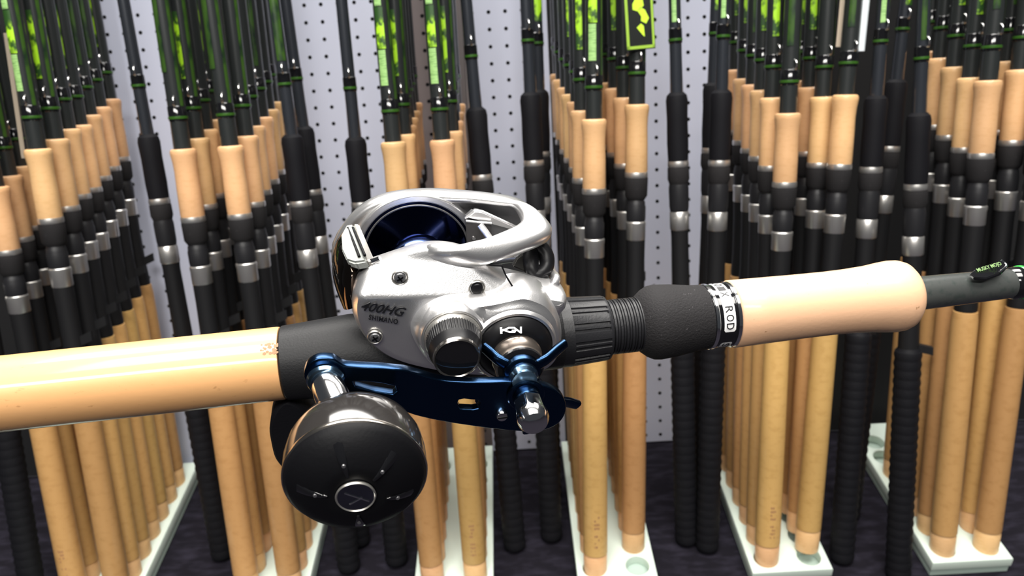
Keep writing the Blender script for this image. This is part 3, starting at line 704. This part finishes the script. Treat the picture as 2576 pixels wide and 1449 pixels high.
# handle arm
hd = empty('handle', Matrix.Identity(4)); hd.parent = reel
def s_of(px): t = min(1, max(0, (px-985)/130)); t = t*t*(3-2*t); return .0520+(.0478-.0520)*t
def LH(px, py): return L(px, py, s_of(px))
top_e = [(862, 921), (900, 926), (960, 929), (1010, 934), (1050, 944), (1100, 958), (1150, 964), (1220, 965), (1290, 963), (1340, 968), (1385, 980), (1412, 1000), (1420, 1030), (1405, 1060), (1370, 1078), (1320, 1082), (1250, 1076), (1180, 1067), (1110, 1055), (1060, 1042), (1010, 1026), (970, 1008), (930, 1000), (890, 992), (850, 985), (815, 986), (785, 973), (770, 948), (776, 922), (800, 906), (835, 906)]
outl = [tuple(LH(x, y)) for x, y in top_e]; outl = [tuple(p) for p in spline([V3((a, b, 0)) for a, b in outl], 6)]
def hole_px(lst): return [tuple(q) for q in [V3((*LH(x, y), 0)) for x, y in lst]]
h1 = hole_px([(1145, 1015), (1152, 1003), (1168, 1000), (1185, 1002), (1205, 1003), (1214, 1014), (1206, 1030), (1190, 1034), (1155, 1032)])
h2 = hole_px([(880, 957), (915, 955), (960, 960), (998, 968), (1003, 984), (990, 996), (940, 988), (890, 975)])
me = curve_mesh([[p[:2] for p in outl], [p[:2] for p in h1], [p[:2] for p in h2]], .0022, .0006, 3)
bm = bmesh.new(); bm.from_mesh(me); bmesh.ops.remove_doubles(bm, verts=bm.verts, dist=1e-6)
for i in range(60): bmesh.ops.bisect_plane(bm, geom=list(bm.verts)+list(bm.edges)+list(bm.faces), plane_co=(-.050+i*.0013, 0, 0), plane_no=(1, 0, 0))
bm.to_mesh(me); bm.free()
xa, xb = LH(985, 930).x, LH(1115, 960).x
for v in me.vertices:
    t = min(1, max(0, (v.co.x-xa)/(xb-xa))); t = t*t*(3-2*t); v.co.z += .0520+(.0478-.0520)*t-.0015
link_mesh('handle_arm', me, hd, blue_metal, 35)
c = L(1262, 1043, .0492); lathe('retainer_screw', [(.048, .0021), (.0500, .0021), (.0506, .0017), (.0508, .0008)], chrome, hd, c=c, seg=28)
bm = bmesh.new(); add_box(bm, (c.x-.0017, c.y-.0003, .0503), (c.x+.0017, c.y+.0003, .0510)); bm_obj('screw_slot', bm, matte_black, hd, 0)
NC = L(1325, 1000, .050)
lathe('nut_base', [(.0484, .0064), (.0490, .0064), (.0493, .0060), (.0494, .0048), (.0520, .0046), (.0524, .0042)], blue_metal, hd, c=NC, seg=48, smooth=20)
hexm = lambda a, t: 1.0 if t > .0590 else (1/ cos(((a+.3) % (pi/3))-pi/6))*.93
lathe('handle_nut', [(.0520, .0040), (.0528, .0046), (.0580, .0049), (.0592, .0053), (.0615, .0052), (.0632, .0043), (.0640, .0028), (.0643, .001)], chrome, hd, c=NC, seg=96, mod=hexm, smooth=30)
# knob
KC = V3((-.0372, .0202)); JC = L(820, 943, .0505)
lathe('knob_joint_washer', [(.0515, .0054), (.0535, .0058), (.0545, .0052)], blue_edge, hd, c=JC, seg=48)
bm = bmesh.new()
cprof = [(.0540, .0042), (.0550, .0050), (.0590, .0054), (.0630, .0052), (.0670, .0050)]
add_lathe(bm, cprof, seg=40)
for v in bm.verts:
    t = (v.co.z-.0535)/(.067-.0535); q = JC.lerp(V3((KC.x, KC.y)), min(1, max(0, t))*.6+.0); v.co.x += q.x; v.co.y += q.y
bm_obj('knob_collar', bm, chrome, hd, 40)
knob = empty('handle_knob', Matrix.Identity(4)); knob.parent = hd
def km(a, t): return 1.0
S0 = -.001
KP = [(.0640, .0050), (.0650, .0100), (.0672, .0148), (.0705, .0178), (.0745, .0194), (.0790, .0200), (.0830, .0200), (.0843, .0199)]
bpy.data.objects.remove(knob)
lathe('handle_knob', KP, knob_side, hd, c=KC, seg=96, smooth=60)
lathe('knob_rim', [(.0843, .0199), (.0848, .0201), (.0855, .0200), (.0858, .0196)], mat('rim_line', (.55, .50, .44), .2, 1), hd, c=KC, seg=96, caps=False)
lathe('knob_face', [(.0845, .0197), (.0858, .0196), (.0876, .0183), (.0905, .0140), (.0922, .0095), (.0928, .0060), (.0924, .0054), (.0924, .001)], matte_black, hd, c=KC, seg=96, smooth=50)
for an, r0, r1 in ((1.75, .0070, .0165), (.72, .0070, .0155), (-.35, .0085, .0165), (-1.6, .0080, .016), (3.0, .0075, .0155)):
    pts = []
    for q in range(6):
        r = r0+(r1-r0)*q/5; zz_ = .0928-(max(0, r-.006)/.0137)**2*.0078+.0002
        pts.append(V3((KC.x+r*cos(an), KC.y+r*sin(an), zz_)))
    nv = V3((-sin(an), cos(an), 0))
    band('face_slot', [p+nv*(.0004+.0013*i/5) for i, p in enumerate(pts)], [p-nv*(.0004+.0013*i/5) for i, p in enumerate(pts)], .0006, gloss_black, hd, 3, 8)
    pm_ = pts[2]; lathe('face_rivet', [(pm_.z-.0002, .0006), (pm_.z+.0006, .0005)], grey_metal, hd, c=(pm_.x, pm_.y), seg=10)
lathe('knob_cap', [(.0915, .0053), (.0931, .0053), (.0935, .0049), (.0936, .002)], mat('cap_metal', (.20, .21, .25), .12, 1), hd, c=KC, seg=64)
lathe('knob_cap_rim', [(.0928, .0053), (.0934, .0055), (.0938, .0052), (.0935, .0049)], silver_edge, hd, c=KC, seg=64, caps=False)
for (xa_, ya_), (xb_, yb_) in (((-.0028, .0022), (.0033, -.0020)), ((-.0018, -.0022), (.0018, -.0003))):
    tube('cap_mark', [V3((KC.x+xa_, KC.y+ya_, .0936)), V3((KC.x+xb_, KC.y+yb_, .0936))], .0003, chrome, hd, 6, 3)
# level wind and line guide
quad_slab('level_wind_block', [L3(1170, 548, -.012), L3(1193, 527, -.012), L3(1212, 530, -.012), L3(1300, 570, -.012), L3(1294, 600, -.012), L3(1185, 625, -.012)], V3((0, -.002, -.006)), grey_metal, reel, .0007)
quad_slab('level_wind_top', [L3(1168, 546, -.0117), L3(1193, 525, -.0117), L3(1212, 527, -.0117), L3(1303, 568, -.0117), L3(1300, 576, -.0117), L3(1183, 540, -.0117)], V3((0, -.0004, .0015)), silver, reel, .0003)
quad_slab('line_guide_plate', [L3(1172, 556, -.0095), L3(1236, 562, -.0095), L3(1237, 618, -.0095), L3(1175, 625, -.0095)], V3((0, 0, -.001)), mat('guide_dark', (.10, .095, .095), .3, .6), reel, .0002)
tube('line_guide_edge', [L3(1172, 556, -.0088), L3(1236, 562, -.0088)], .0005, silver, reel, 8, 3)
tube('pawl_pin', [L3(1208, 566, -.008), L3(1222, 585, -.006), L3(1236, 605, -.004)], .0013, silver, reel, 10, 4)
lathe('pawl_screw', [(-.0092, .0009), (-.0085, .0007)], chrome, reel, c=L(1192, 599, -.009), seg=16)
tube('level_wind_shaft', [L3(1190, 665, -.020), L3(1330, 650, -.004), L3(1370, 700, .006)], .0016, grey_metal, reel, 10, 4)
oc = [L3(1355, 620, -.004), L3(1373, 640, -.002), L3(1374, 668, .001), L3(1362, 688, .004), L3(1346, 690, .004), L3(1336, 668, .002), L3(1336, 640, -.002), L3(1343, 624, -.004)]
tube('line_guide', oc, .0030, satin_black, reel, 12, 5, True)
quad_slab('guide_bracket', [L3(1300, 650, 0), L3(1325, 632, -.004), L3(1338, 650, -.002), L3(1336, 690, .003), L3(1290, 670, .004)], V3((0, -.002, -.004)), mat('bracket', (.06, .058, .055), .35, .5), reel, .0004)
quad_slab('reel_foot', [L3(900, 850, .006), L3(1395, 870, .006), L3(1395, 810, .006), L3(920, 790, .006)], V3((0, .004, -.014)), satin_black, reel, .001)
bpy.context.view_layer.update()
